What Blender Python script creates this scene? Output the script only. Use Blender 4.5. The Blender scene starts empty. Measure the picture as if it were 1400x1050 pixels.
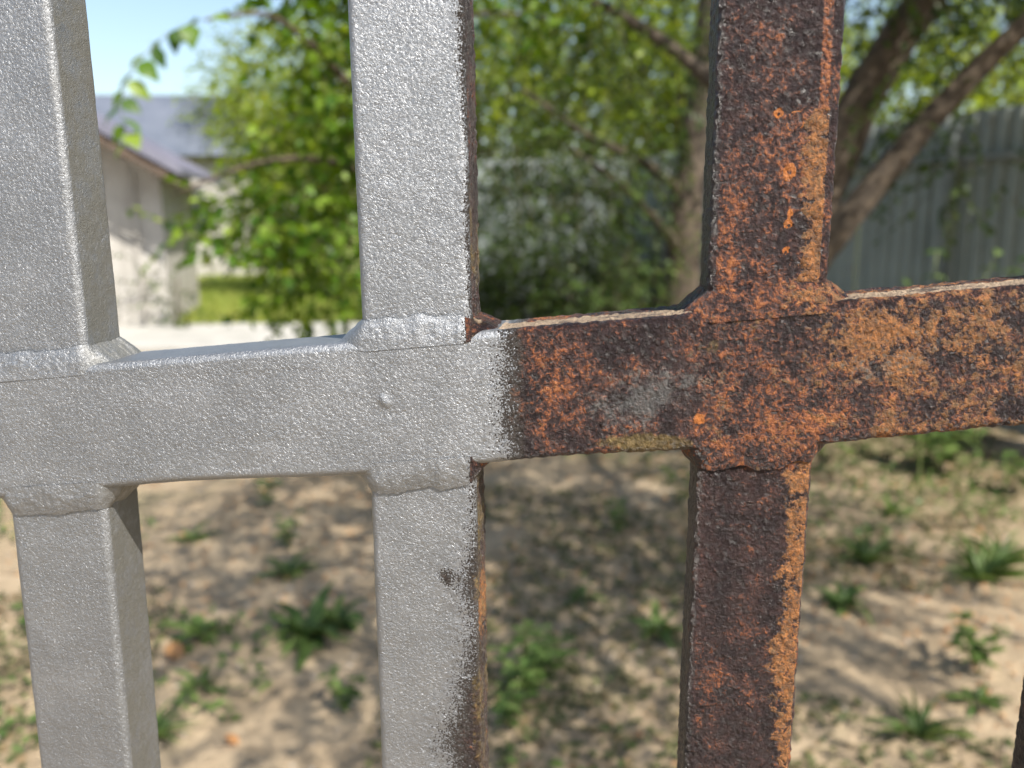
import bpy, math, random
import numpy as np
from mathutils import Matrix, Vector, Euler

random.seed(7)
rng = np.random.default_rng(11)
S = bpy.context.scene
COL = S.collection
PI = math.pi

# ------------------------------------------------------------------ camera
EYE = 1.5
cam_d = bpy.data.cameras.new('camera')
cam = bpy.data.objects.new('camera', cam_d)
COL.objects.link(cam)
S.camera = cam
cam_d.sensor_width = 36.0
cam_d.lens = 36.0 * 1190.17 / 1400.0
cam_d.clip_start = 0.01
cam_d.clip_end = 900.0
PITCH, ROLL = 0.1904, -0.0047
_f = Vector((0, math.cos(PITCH), -math.sin(PITCH)))
_r0 = Vector((1, 0, 0)); _u0 = Vector((0, math.sin(PITCH), math.cos(PITCH)))
_r = _r0 * math.cos(ROLL) + _u0 * math.sin(ROLL)
_u = -_r0 * math.sin(ROLL) + _u0 * math.cos(ROLL)
M = Matrix.Identity(4)
for i in range(3):
    M[i][0], M[i][1], M[i][2] = _r[i], _u[i], -_f[i]
M[2][3] = EYE
cam.matrix_world = M
cam_d.dof.use_dof = True
cam_d.dof.focus_distance = 0.236
cam_d.dof.aperture_fstop = (cam_d.lens / 1000.0) / 0.0026
cam_d.dof.aperture_blades = 0

# ------------------------------------------------------------------ sky and sun
SUN_ELEV, SUN_AZ = math.radians(50), math.radians(142)      # azimuth from +Y towards +X
world = bpy.data.worlds.new('World')
S.world = world
world.use_nodes = True
wn = world.node_tree
bg = wn.nodes['Background']
sky = wn.nodes.new('ShaderNodeTexSky')
sky.sky_type = 'NISHITA'
sky.sun_disc = False
sky.sun_elevation = SUN_ELEV
sky.sun_rotation = SUN_AZ
sky.air_density = 1.15
sky.dust_density = 1.4
wn.links.new(sky.outputs[0], bg.inputs[0])
bg.inputs[1].default_value = 0.112
sd = bpy.data.lights.new('sun', 'SUN')
sd.energy = 5.0
sd.angle = math.radians(0.53)
sd.color = (1.0, 0.945, 0.86)
sun = bpy.data.objects.new('sun', sd)
COL.objects.link(sun)
to_sun = Vector((math.sin(SUN_AZ) * math.cos(SUN_ELEV), math.cos(SUN_AZ) * math.cos(SUN_ELEV), math.sin(SUN_ELEV)))
sun.rotation_euler = to_sun.to_track_quat('Z', 'Y').to_euler()
sun.location = to_sun * 30
S.view_settings.view_transform = 'Standard'
S.view_settings.look = 'None'
S.view_settings.gamma = 1.0
S.view_settings.use_curve_mapping = False
S.view_settings.exposure = 0.90
S.cycles.use_denoising = True
S.cycles.max_bounces = 8
S.cycles.transparent_max_bounces = 8
S.cycles.caustics_reflective = False
S.cycles.caustics_refractive = False

# ------------------------------------------------------------------ helpers
def link(o, parent=None):
    COL.objects.link(o)
    if parent is not None:
        o.parent = parent
    return o

def tag(o, label=None, cat=None, group=None, kind=None):
    if label: o['label'] = label
    if cat: o['category'] = cat
    if group: o['group'] = group
    if kind: o['kind'] = kind
    return o

def thing(name, label, cat, loc=(0, 0, 0), rotz=0.0, group=None):
    o = bpy.data.objects.new(name, None)
    o.empty_display_size = 0.1
    o.location = loc
    o.rotation_euler = (0, 0, rotz)
    link(o)
    return tag(o, label, cat, group)

def mesh_np(name, V, F, mat=None, smooth=False):
    """V (n,3); F (m,k) int array or list of such arrays."""
    Fs = F if isinstance(F, list) else [F]
    Fs = [np.asarray(f, dtype=np.int32) for f in Fs if len(f)]
    V = np.asarray(V, dtype=np.float32)
    me = bpy.data.meshes.new(name)
    me.vertices.add(len(V))
    me.vertices.foreach_set('co', V.ravel())
    loops = np.concatenate([f.ravel() for f in Fs])
    tot = np.concatenate([np.full(len(f), f.shape[1], dtype=np.int32) for f in Fs])
    st = np.concatenate([[0], np.cumsum(tot)[:-1]]).astype(np.int32)
    me.loops.add(len(loops))
    me.loops.foreach_set('vertex_index', loops)
    me.polygons.add(len(tot))
    me.polygons.foreach_set('loop_start', st)
    me.polygons.foreach_set('loop_total', tot)
    me.polygons.foreach_set('use_smooth', np.full(len(tot), smooth, dtype=bool))
    me.update(calc_edges=True)
    me.validate()
    if mat: me.materials.append(mat)
    return me

def obj(name, me, parent=None):
    return link(bpy.data.objects.new(name, me), parent)

class MB:
    """collects boxes, tubes and prisms into one mesh"""
    def __init__(s): s.v = []; s.f = []
    def add(s, vs, fs):
        b = len(s.v); s.v += [tuple(p) for p in vs]; s.f += [tuple(b + i for i in f) for f in fs]
    def box(s, c, size, rot=None):
        hx, hy, hz = size[0] / 2, size[1] / 2, size[2] / 2
        P = [Vector((x, y, z)) for z in (-hz, hz) for x, y in ((-hx, -hy), (hx, -hy), (hx, hy), (-hx, hy))]
        R = Euler(rot).to_matrix() if rot else Matrix.Identity(3)
        s.add([R @ p + Vector(c) for p in P], [(3, 2, 1, 0), (4, 5, 6, 7), (0, 1, 5, 4), (1, 2, 6, 5), (2, 3, 7, 6), (3, 0, 4, 7)])
    def tube(s, pts, rad, n=8, wob=0.0):
        pts = [Vector(p) for p in pts]
        rings = []
        b = len(s.v)
        for i, p in enumerate(pts):
            d = (pts[min(i + 1, len(pts) - 1)] - pts[max(i - 1, 0)]).normalized()
            a = d.cross(Vector((0.31, 0.87, 0.11))).normalized(); c = d.cross(a)
            for k in range(n):
                t = 2 * PI * k / n
                rr = rad[i] * (1 + wob * (random.random() - .5))
                s.v.append(tuple(p + (a * math.cos(t) + c * math.sin(t)) * rr))
        for i in range(len(pts) - 1):
            for k in range(n):
                k2 = (k + 1) % n
                s.f.append((b + i * n + k, b + i * n + k2, b + (i + 1) * n + k2, b + (i + 1) * n + k))
        s.f.append(tuple(b + k for k in reversed(range(n))))
        s.f.append(tuple(b + (len(pts) - 1) * n + k for k in range(n)))
    def prism(s, poly, depth_vec):
        n = len(poly); d = Vector(depth_vec)
        s.add([Vector(p) for p in poly] + [Vector(p) + d for p in poly],
              [tuple(reversed(range(n))), tuple(range(n, 2 * n))] + [(i, (i + 1) % n, n + (i + 1) % n, n + i) for i in range(n)])
    def mesh(s, name, mat, smooth=False):
        me = bpy.data.meshes.new(name)
        me.from_pydata(s.v, [], s.f)
        if smooth:
            me.polygons.foreach_set('use_smooth', [True] * len(me.polygons))
        me.update()
        if mat: me.materials.append(mat)
        return me
    def build(s, name, mat, parent=None, smooth=False):
        return obj(name, s.mesh(name, mat, smooth), parent)

def smooth_path(pts, sub=6):
    pts = [np.array(p, float) for p in pts]
    P = [2 * pts[0] - pts[1]] + pts + [2 * pts[-1] - pts[-2]]
    out = []
    for i in range(1, len(P) - 2):
        for k in range(sub):
            t = k / sub
            out.append(.5 * ((2 * P[i]) + (-P[i - 1] + P[i + 1]) * t + (2 * P[i - 1] - 5 * P[i] + 4 * P[i + 1] - P[i + 2]) * t * t
                             + (-P[i - 1] + 3 * P[i] - 3 * P[i + 1] + P[i + 2]) * t ** 3))
    out.append(pts[-1])
    return out

def _hash(ix, iy, iz, seed):
    h = (ix * 374761393 + iy * 668265263 + iz * 2147483647 + seed * 1274126177) & 0xffffffff
    h = ((h ^ (h >> 13)) * 1274126177) & 0xffffffff
    h = ((h ^ (h >> 16)) * 2246822519) & 0xffffffff
    return ((h ^ (h >> 15)) & 0xffffff) / float(0xffffff)

def vnoise(P, seed=0):
    """value noise, 0..1, P (n,3)"""
    I = np.floor(P).astype(np.int64); f = P - I
    u = f * f * (3 - 2 * f)
    r = np.zeros(len(P))
    for dx in (0, 1):
        wx = u[:, 0] if dx else 1 - u[:, 0]
        for dy in (0, 1):
            wy = u[:, 1] if dy else 1 - u[:, 1]
            for dz in (0, 1):
                wz = u[:, 2] if dz else 1 - u[:, 2]
                r += wx * wy * wz * _hash(I[:, 0] + dx, I[:, 1] + dy, I[:, 2] + dz, seed)
    return r

def fbm(P, seed=0, oct=3, gain=.5):
    r = 0; a = 1; t = 0
    for k in range(oct):
        r = r + a * vnoise(P * 2 ** k + 17.3 * k, seed + k); t += a; a *= gain
    return r / t

def sstep(a, b, x):
    t = np.clip((x - a) / (b - a), 0, 1)
    return t * t * (3 - 2 * t)

# ------------------------------------------------------------------ material helpers
class G:
    def __init__(s, name):
        s.m = bpy.data.materials.new(name); s.m.use_nodes = True
        s.t = s.m.node_tree; s.t.nodes.clear()
        s.out = s.t.nodes.new('ShaderNodeOutputMaterial')
    def n(s, typ, ins=None, out=0, **props):
        nd = s.t.nodes.new('ShaderNode' + typ)
        for k, v in props.items(): setattr(nd, k, v)
        for k, v in (ins or {}).items(): s.set(nd.inputs[k], v)
        nd_out = nd.outputs[out] if out is not None else nd
        return nd_out
    def set(s, sock, v):
        if isinstance(v, bpy.types.NodeSocket): s.t.links.new(v, sock)
        elif hasattr(v, '__len__') and sock.type == 'RGBA' and len(v) == 3: sock.default_value = (*v, 1)
        else: sock.default_value = v
    def math(s, op, a, b=0.0, c=0.0, clamp=False):
        return s.n('Math', {0: a, 1: b, 2: c}, operation=op, use_clamp=clamp)
    def add(s, a, b): return s.math('ADD', a, b)
    def mul(s, a, b): return s.math('MULTIPLY', a, b)
    def ma(s, a, b, c): return s.math('MULTIPLY_ADD', a, b, c)
    def mix(s, f, a, b):
        nd = s.t.nodes.new('ShaderNodeMix'); nd.data_type = 'RGBA'
        s.set(nd.inputs[0], f); s.set(nd.inputs[6], a); s.set(nd.inputs[7], b)
        return nd.outputs[2]
    def mixf(s, f, a, b):
        nd = s.t.nodes.new('ShaderNodeMix'); nd.data_type = 'FLOAT'
        s.set(nd.inputs[0], f); s.set(nd.inputs[2], a); s.set(nd.inputs[3], b)
        return nd.outputs[0]
    def step(s, x, a, b):
        return s.n('MapRange', {0: x, 1: a, 2: b, 3: 0.0, 4: 1.0}, interpolation_type='SMOOTHSTEP')
    def noise(s, vec, scale, detail=2.0, rough=.5, dist=0.0):
        return s.n('TexNoise', {'Vector': vec, 'Scale': scale, 'Detail': detail, 'Roughness': rough, 'Distortion': dist})
    def ramp(s, x, stops):
        nd = s.t.nodes.new('ShaderNodeValToRGB'); s.set(nd.inputs[0], x)
        e = nd.color_ramp.elements
        while len(e) < len(stops): e.new(.5)
        for k, (p, c) in enumerate(stops):
            e[k].position = p; e[k].color = (*c, 1)
        return nd.outputs[0]
    def bsdf(s, **k):
        return s.n('BsdfPrincipled', {kk.replace('_', ' '): v for kk, v in k.items()})
    def done(s, sh):
        s.t.links.new(sh, s.out.inputs[0]); return s.m

def simple_mat(name, c1, c2, scale, rough=.7, bump=.0, bscale=None, detail=5, metallic=0.0):
    g = G(name)
    v = g.n('TexCoord', out=3)
    n = g.noise(v, scale, detail, .6)
    col = g.mix(g.step(n, .3, .7), c1, c2)
    kw = dict(Base_Color=col, Roughness=rough, Metallic=metallic)
    if bump:
        kw['Normal'] = g.n('Bump', {'Height': g.noise(v, bscale or scale * 3, 5, .6), 'Strength': .8, 'Distance': bump})
    return g.done(g.bsdf(**kw))

def leaf_mat(name, stops, trans=.42, rough=.42):
    g = G(name)
    rnd = g.n('ObjectInfo', out=5)
    at = g.n('Attribute', attribute_name='leaf_rand', out=2)
    k = g.math('FRACT', g.add(rnd, at))
    v = g.n('TexCoord', out=3)
    k = g.ma(g.add(g.noise(v, 9.0, 2), -.5), .35, k)
    col = g.ramp(k, stops)
    tcol = g.mix(1.0, col, col)
    hs = g.n('HueSaturation', {'Hue': .48, 'Saturation': 1.15, 'Value': 1.5, 'Color': col})
    b = g.bsdf(Base_Color=col, Roughness=rough, Specular_IOR_Level=.28)
    t = g.n('BsdfTranslucent', {'Color': hs})
    return g.done(g.n('MixShader', {0: trans, 1: b, 2: t}))

# painted and rusted steel of the metal fence; the masks are attributes of the meshes ---------------------------------
def steel_material():
    g = G('painted_rusted_steel')
    v = g.n('TexCoord', out=3)
    A = g.n('Attribute', attribute_name='fields', out=None)
    sep = g.n('SeparateColor', {0: A.outputs[0]}, out=None)
    Rr, Go, Bg, Or = sep.outputs[0], sep.outputs[1], sep.outputs[2], A.outputs[3]
    A2 = g.n('Attribute', attribute_name='fields_more', out=None)
    sep2 = g.n('SeparateColor', {0: A2.outputs[0]}, out=None)
    Du, Sp, Ol = sep2.outputs[0], sep2.outputs[1], sep2.outputs[2]
    c = lambda s, k: g.mul(g.add(s, -.5), k)
    nf = g.noise(v, 1150.0, 2.0, .5)
    nff = g.noise(v, 2100.0, 2.0, .6)
    nm = g.noise(v, 420.0, 4.0, .65, .4)
    nl = g.noise(v, 130.0, 5.0, .65, .3)
    nb = g.noise(v, 45.0, 3.0, .6)
    nx = g.noise(g.n('Mapping', {0: v, 1: (3.1, 1.7, .4)}), 560.0, 6.0, .75, .6)
    # rust against paint
    rust = g.step(g.add(g.add(g.add(Rr, c(nff, 1.35)), c(nf, .55)), c(nm, .5)), .46, .54)
    deep = g.step(g.add(Rr, c(nm, .6)), .62, .95)
    # rust colours
    t = g.add(g.add(g.add(Or, c(nx, 1.5)), c(nl, .9)), c(nf, .5))
    dark = g.mix(g.step(nl, .35, .68), (.020, .012, .013), (.056, .030, .028))
    dark = g.mix(g.mul(g.step(nf, .55, .78), .45), dark, (.105, .07, .065))
    orange = g.ramp(t, [(0.0, (.03, .02, .02)), (.40, (.07, .028, .02)), (.54, (.14, .045, .022)), (.68, (.33, .098, .024)), (.95, (.45, .18, .048))])
    rc = g.mix(g.step(t, .34, .56), dark, orange)
    pit = g.step(g.noise(g.n('Mapping', {0: v, 1: (7.7, 2.2, 5.1)}), 980.0, 3.0, .6), .58, .70)
    rc = g.mix(g.mul(pit, .7), rc, (.016, .011, .011))
    och = g.step(g.add(g.add(g.add(Go, c(nm, 1.3)), c(nl, .8)), c(nf, .5)), .42, .60)
    ochc = g.mix(g.step(nx, .38, .62), (.13, .056, .019), (.35, .135, .034))
    ochc = g.mix(g.mul(g.step(nf, .52, .68), .8), ochc, (.075, .042, .026))
    ochc = g.mix(g.mul(g.step(nm, .52, .66), .6), ochc, (.10, .065, .03))
    rc = g.mix(och, rc, ochc)
    gry = g.step(g.add(g.add(g.add(Bg, c(nm, 1.3)), c(nl, .8)), c(nf, .6)), .35, .80)
    rc = g.mix(g.mul(gry, .8), rc, g.mix(nx, (.075, .075, .072), (.17, .17, .165)))
    oli = g.step(g.add(Ol, c(nm, .7)), .4, .65)
    rc = g.mix(g.mul(oli, .85), rc, g.mix(g.step(nx, .35, .65), (.11, .078, .025), (.24, .165, .055)))
    spot = g.step(g.add(g.add(Sp, c(nm, 1.0)), c(nx, .6)), .46, .58)
    rc = g.mix(spot, rc, g.mix(nf, (.40, .11, .02), (.60, .21, .035)))
    rc = g.mix(g.math('SUBTRACT', 1.0, deep), rc, g.mix(nf, (.018, .014, .012), (.07, .055, .045)))
    # paint
    sc = g.mix(g.step(nb, .35, .68), (.262, .272, .286), (.308, .318, .333))
    sc = g.mix(g.mul(g.step(nl, .55, .8), .35), sc, (.33, .33, .33))
    sc = g.mix(g.mul(g.step(nf, .56, .78), .30), sc, (.20, .20, .20))
    col = g.mix(rust, sc, rc)
    dust = g.step(g.add(g.add(Du, c(nm, .6)), c(nl, .3)), .4, .62)
    col = g.mix(g.mul(dust, .9), col, g.mix(nm, (.33, .235, .155), (.50, .38, .26)))
    thin = g.mul(A2.outputs[3], g.step(g.add(nl, g.mul(nm, .5)), .45, .85))  # side-face shade of the silver bars and welds, mixed into their paint colour
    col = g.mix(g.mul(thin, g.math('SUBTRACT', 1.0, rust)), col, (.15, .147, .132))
    # relief
    w = g.noise(v, 1150.0, 3.0, .55, .9)
    w2 = g.noise(v, 300.0, 2.0, .5)
    ridge = g.math('ABSOLUTE', g.add(w, -.5))
    sh = g.ma(ridge, -1.3, g.mul(w2, .35))
    vor = g.n('TexVoronoi', {'Vector': g.n('Mapping', {0: v, 3: (1.0, 1.0, .62)}), 'Scale': 900.0}, feature='F1')
    rh = g.add(g.add(g.mul(nx, 1.5), g.mul(nf, .7)), g.mul(vor, -.55))
    rh = g.mixf(och, rh, g.add(g.mul(rh, .45), .55))
    hgt = g.mixf(rust, g.add(sh, 1.1), rh)
    nrm = g.n('Bump', {'Height': hgt, 'Strength': 1.0, 'Distance': g.mixf(rust, .00042, .0021)})
    inv = g.math('SUBTRACT', 1.0, g.math('MAXIMUM', rust, dust))
    rr = g.mixf(och, g.mixf(g.step(t, .35, .6), .30, .64), .80)
    rough = g.mixf(rust, g.ma(nl, .16, .43), rr)
    rough = g.mixf(dust, rough, .95)
    sh = g.bsdf(Base_Color=col, Metallic=g.mul(g.mul(inv, .88), g.math('SUBTRACT', 1.0, g.mul(thin, .6))), Roughness=rough, Normal=nrm, Specular_IOR_Level=g.mixf(rust, .5, .6))
    return g.done(sh)

STEEL = steel_material()
LEAF_TREE = leaf_mat('tree_leaf', [(0, (.04, .095, .010)), (.4, (.085, .175, .016)), (.75, (.15, .245, .026)), (1, (.24, .33, .055))], .46)
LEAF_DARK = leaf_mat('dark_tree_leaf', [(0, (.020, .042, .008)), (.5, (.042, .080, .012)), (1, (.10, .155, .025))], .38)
LEAF_FAR = leaf_mat('far_leaf', [(0, (.11, .17, .018)), (.5, (.20, .28, .032)), (1, (.31, .37, .07))], .5)
LEAF_WEED = leaf_mat('weed_leaf', [(0, (.055, .10, .028)), (.5, (.095, .155, .042)), (1, (.155, .215, .065))], .4)
LEAF_COVER = leaf_mat('cover_leaf', [(0, (.06, .075, .03)), (.4, (.09, .105, .04)), (.75, (.14, .13, .06)), (1, (.24, .17, .09))], .3, .7)
LEAF_DRY = leaf_mat('dry_leaf', [(0, (.36, .19, .08)), (.5, (.48, .28, .13)), (1, (.52, .34, .18))], .3, .6)
GRASS = leaf_mat('grass_blade', [(0, (.15, .22, .035)), (.5, (.25, .32, .065)), (1, (.42, .42, .13))], .4, .6)
BARK = simple_mat('bark', (.035, .026, .018), (.12, .09, .062), 22.0, .9, .012, 45.0)
BARK_L = simple_mat('bark_pale', (.032, .024, .017), (.135, .102, .072), 16.0, .9, .012, 40.0)
TWIG = simple_mat('twig_bark', (.06, .05, .03), (.14, .10, .06), 30.0, .8)
STEM = simple_mat('green_stem', (.10, .14, .03), (.17, .20, .06), 30.0, .6)

# ------------------------------------------------------------------ ground, path, sky setting
def soil_material():
    g = G('sandy_soil')
    v = g.n('TexCoord', out=3)
    n1 = g.noise(v, .55, 6, .6); n2 = g.noise(v, 3.2, 6, .65); n3 = g.noise(v, 22.0, 5, .65); n4 = g.noise(v, 110.0, 3, .6)
    c = g.mix(g.step(n2, .35, .65), (.315, .24, .155), (.44, .34, .225))
    c = g.mix(g.mul(g.step(n3, .52, .70), .55), c, (.22, .165, .105))
    c = g.mix(g.mul(g.step(g.add(n1, g.mul(n2, .5)), .80, .95), .55), c, (.14, .14, .055))
    c = g.mix(g.mul(g.step(n4, .55, .75), .3), c, (.18, .135, .09))
    h = g.add(g.mul(n3, 1.0), g.mul(n4, .35))
    b = g.n('Bump', {'Height': h, 'Strength': 1.0, 'Distance': .035})
    sep = g.n('SeparateXYZ', {0: v}, out=None)
    far = g.step(sep.outputs[1], 11.0, 15.0)
    lawn = g.mix(g.step(n3, .35, .65), (.19, .23, .05), (.32, .33, .10))
    c = g.mix(g.mul(far, .9), c, lawn)
    return g.done(g.bsdf(Base_Color=c, Roughness=.95, Normal=b, Specular_IOR_Level=.2))

def build_ground():
    xs = np.concatenate([np.linspace(-400, -9, 22), np.linspace(-8.8, 8.8, 150), np.linspace(9, 400, 22)])
    ys = np.concatenate([np.linspace(-200, -1, 14), np.linspace(-.9, 14, 160), np.linspace(14.5, 600, 26)])
    Xg, Yg = np.meshgrid(xs, ys)
    P = np.stack([Xg.ravel(), Yg.ravel(), np.zeros(Xg.size)], 1)
    near = (np.abs(P[:, 0]) < 8.7) & (P[:, 1] > -.8) & (P[:, 1] < 9.0)
    z = (fbm(P * 1.3, 3, 3) - .5) * .07 + (fbm(P * 5, 9, 2) - .5) * .035
    P[:, 2] = np.where(near, z, -.01)
    nx, ny = len(xs), len(ys)
    i = (np.arange(ny - 1)[:, None] * nx + np.arange(nx - 1)[None, :]).ravel()
    F = np.stack([i, i + 1, i + nx + 1, i + nx], 1)
    o = obj('ground', mesh_np('ground', P, F, soil_material(), True))
    tag(o, kind='structure')
build_ground()

CONC = simple_mat('pale_concrete', (.31, .30, .27), (.41, .395, .36), 2.5, .9, .004, 60)
mb = MB()
mb.box((-3.2, 10.95, .015), (9.0, 2.3, .07))
tag(mb.build('path', CONC), kind='structure')

# ------------------------------------------------------------------ the steel fence in the foreground
FX, FY, FYAW = 0.0, 0.22915, -0.09994
OZ = EYE - 0.09492
BW, BD = .030, .0192
ZT, ZB, SL, PROUD, DR = .0658, .0291, .0930, .0015, .0245
X_BAR = [-.2420, -.1339, -.0252, .0654, .1622, .2500]
L_UP = [-.006, -.0129, -.0089, .0027, .004, 0.0]
L_LO = [.003, .0040, -.0023, .0088, .0150, .006]
K_LO = [0, .0003, .0002, -.0010, 0.0006, 0]

fence = thing('metal_fence', 'welded steel tube fence close to the camera, part painted silver and part bare rust', 'metal fence', (FX, FY, 0), FYAW)

def blob(x, z, cx, cz, rx, rz):
    return np.exp(-(((x - cx) / rx) ** 2 + ((z - cz) / rz) ** 2))

def rounded_profile(w, d, r, steps):
    """closed profile, counter-clockwise from above: (pts, normals, face id). front is y=0, face ids 0 front 1 right 2 back 3 left"""
    P, Nn, Fid = [], [], []
    def seg(a, b, n, nrm, fid):
        for k in range(n):
            t = k / n
            P.append((a[0] + (b[0] - a[0]) * t, a[1] + (b[1] - a[1]) * t)); Nn.append(nrm); Fid.append(fid)
    def arc(cx, cy, a0, n, fid):
        for k in range(n):
            t = a0 + (PI / 2) * k / n
            P.append((cx + r * math.cos(t), cy + r * math.sin(t))); Nn.append((math.cos(t), math.sin(t))); Fid.append(fid)
    h = w / 2
    sf, sr, sb, sa = steps
    seg((-h + r, 0), (h - r, 0), sf, (0, -1), 0)
    arc(h - r, r, -PI / 2, sa, 4)
    seg((h, r), (h, d - r), sr, (1, 0), 1)
    arc(h - r, d - r, 0, sa, 5)
    seg((h - r, d), (-h + r, d), sb, (0, 1), 2)
    arc(-h + r, d - r, PI / 2, sa, 6)
    seg((-h, d - r), (-h, r), sr, (-1, 0), 3)
    arc(-h + r, r, PI, sa, 7)
    return np.array(P), np.array(Nn), np.array(Fid)

def set_fields(me, F1, F2):
    a = me.attributes.new('fields', 'FLOAT_COLOR', 'POINT'); a.data.foreach_set('color', F1.astype(np.float32).ravel())
    b = me.attributes.new('fields_more', 'FLOAT_COLOR', 'POINT'); b.data.foreach_set('color', F2.astype(np.float32).ravel())

def steel_relief(Q, N, rust):
    """push points along their normals: a thin wrinkled coat of paint, or pitted scale where it is rusty"""
    mm = Q * 1000
    pn = (fbm(mm * .16, 5, 2) - .5) * .00018 + (vnoise(mm * .8, 6) - .5) * .00009
    rn = (fbm(mm * .20, 8, 3, .6) - .5) * .0006 + (vnoise(mm * .80, 4) - .5) * .00065
    d = pn * (1 - rust) + rn * rust
    return Q + N * d[:, None]

def fields_for(kind, bar, Q, lx, fid):
    """paint / rust fields. Q in fence coordinates relative to the fence origin height, lx = across-the-piece coordinate (bars), metres"""
    n = len(Q)
    mm = Q * 1000
    x, z = mm[:, 0], mm[:, 2]
    R = np.zeros(n); O = np.zeros(n); B = np.zeros(n); A = np.full(n, .36); D = np.zeros(n); Sp = np.zeros(n); Ol = np.zeros(n)
    low = fbm(mm * .11, 21, 3); mid = fbm(mm * .3, 31, 2)
    if kind == 'rail':
        xr_ = x + 5 * (low - .5) + 2.6
        R = np.interp(xr_, [-12, -5, 5, 10], [-.3, .20, .74, 1.25])
        A = .35 + .05 * sstep(25, 80, x) + .30 * (low - .5) + .16 * blob(x, z, 12, 50, 12, 14)
        A += .22 * blob(x, z, 75, 42, 16, 8) + .10 * blob(x, z, 66, 60, 10, 9)
        O = .20 + .20 * sstep(40, 100, x) + .55 * (low - .5) + .25 * (mid - .5)
        O += .14 * blob(x, z, 100, 66, 40, 12)
        B = .62 * blob(x, z, 30, 45, 14, 7) + .5 * blob(x, z, 42, 52, 13, 7) + .42 * blob(x, z, 92, 56, 9, 5) + .35 * blob(x, z, 105, 62, 9, 4)
        B += .35 * (low - .5)
        Ol = .8 * blob(x, z, 36, 35, 16, 4.5) + .45 * blob(x, z, 52, 62, 9, 6)
        Sp = 1.0 * blob(x, z, 49.5, 42.4, 1.9, 2.0)
        top = np.isin(fid, [1])
        D = np.where(top & (x > -4), .62 + .5 * (low - .5), 0.0)
        D += np.where((fid == 4) & (x > -2), .18 + .5 * (mid - .5), 0)
        back = Q[:, 1] > .012
        D = np.where(top & back & (x > -2), .16 + .6 * (low - .5), D)
        D = np.where(top & (x <= -6), .10, D)
    else:
        up = kind == 'bar_up'
        h = BW / 2 * 1000
        e = h - lx * 1000                      # distance from the right edge of the front face
        if bar <= 1:
            R = np.full(n, -.25)
            Ol = np.full(n, 0.0)
        elif bar == 2:
            right = np.isin(fid, [1, 5, 2])
            if up:
                edge = .5 + 1.3 * sstep(118, 150, z) + 1.6 * (low - .5) + 1.2 * (mid - .5)
            else:
                edge = 1.0 + 11.0 * sstep(-12, -66, z) * (.5 + 1.0 * (low - .2)) + 5.5 * blob(z * 0, z, 0, -6, 1, 9) * (low + .15) + 1.5 * (mid - .5)
                edge -= 2.0 * sstep(-2, 14, z)
            soft = 3.4 if up else 11.0
            R = .5 + (edge - e) / soft * .5
            R = np.clip(R, -.25, 1.2)
            R = np.where(right, 1.2, R)
            if not up:
                R = np.where((fid == 4), np.clip(R, .45, 1.2), R)
                R += .42 * blob(lx * 1000, z, 5.6, -5, 2.2, 3.0)
            A = np.full(n, .30) + .12 * (low - .5)
            Ol = np.where(right | (fid == 4), (.46 - .36 * sstep(90, 120, z)) if up else .44, 0) + .5 * (low - .5)
            if not up:
                O = .75 * blob(e, z, 0.5, -16, 2.5, 14)
        else:
            R = np.full(n, 1.2)
            fl = lx * 1000
            if up:
                A = .325 + .42 * (low - .5) + .12 * blob(fl, z, -12, 90, 9, 14) + .14 * blob(fl, z, 5, 112, 8, 22) + .10 * sstep(92, 76, z)
                A -= .05 * sstep(120, 150, z)
                w_ = 4.6 + 6 * (low - .5) + 3.4 * (mid - .5) + 1.4 * blob(e * 0, z, 0, 96, 1, 7) + 1.5 * blob(e * 0, z, 0, 78, 1, 4)
                w_ = np.where(z > 121 + 4 * (low - .5), -3, w_)
                O = np.clip(.5 + (w_ + 2.2 - e) / 4.0 * .5, 0, .66) * (e > 2.0)
                A += .30 * (np.abs(e - 4) < 1.3) * (z > 119)
                for cx, cz, r in ((3.8, 105.5, 2.0), (4.2, 92.5, 1.3), (4.6, 95.5, .9), (.4, 119.5, 1.3), (4.0, 86, 1.0)):
                    Sp += 1.05 * blob(fl, z, cx, cz, r, r * 1.15) - .95 * blob(fl, z, cx + .1, cz - .1, r * .30, r * .30)
                Sp += .55 * np.exp(-((np.hypot(fl - 4.6, (z - 117.5) * .8) - 2.0) / .55) ** 2)
                B = .30 * blob(fl, z, 2, 138, 9, 12) + .2 * (low - .5)
            else:
                A = .29 + .36 * (low - .5) + .12 * blob(fl, z, -10, -30, 6, 26) + .12 * sstep(22, 34, z)
                w_ = 4.6 + 7 * (low - .5) + 4.5 * (mid - .5) - 1.3 * blob(e * 0, z, 0, 20, 1, 7)
                O = np.clip(.5 + (w_ + 1.2 - e) / 4.0 * .5, 0, .64) * (e > .6)
                A += .14 * (e < 6) * (z < -20)
                B = .15 * (low - .5)
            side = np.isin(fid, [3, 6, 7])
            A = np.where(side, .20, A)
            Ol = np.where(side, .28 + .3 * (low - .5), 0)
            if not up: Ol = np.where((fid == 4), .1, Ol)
            if bar > 3:
                pass
    F1 = np.stack([R, np.clip(O, 0, 1.2), np.clip(B, 0, 1), np.clip(A, 0, 1.2)], 1)
    side_shade = np.zeros(n)
    if kind != 'rail' and bar <= 1: side_shade = np.where(np.isin(fid, [1, 5]), 1.0, 0.0) + np.where(fid == 4, .25, 0)  # painted shade on the right faces of the silver bars
    F2 = np.stack([np.clip(D, 0, 1), np.clip(Sp, 0, 1.2), np.clip(Ol, 0, 1), side_shade], 1)
    return F1, F2

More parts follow.
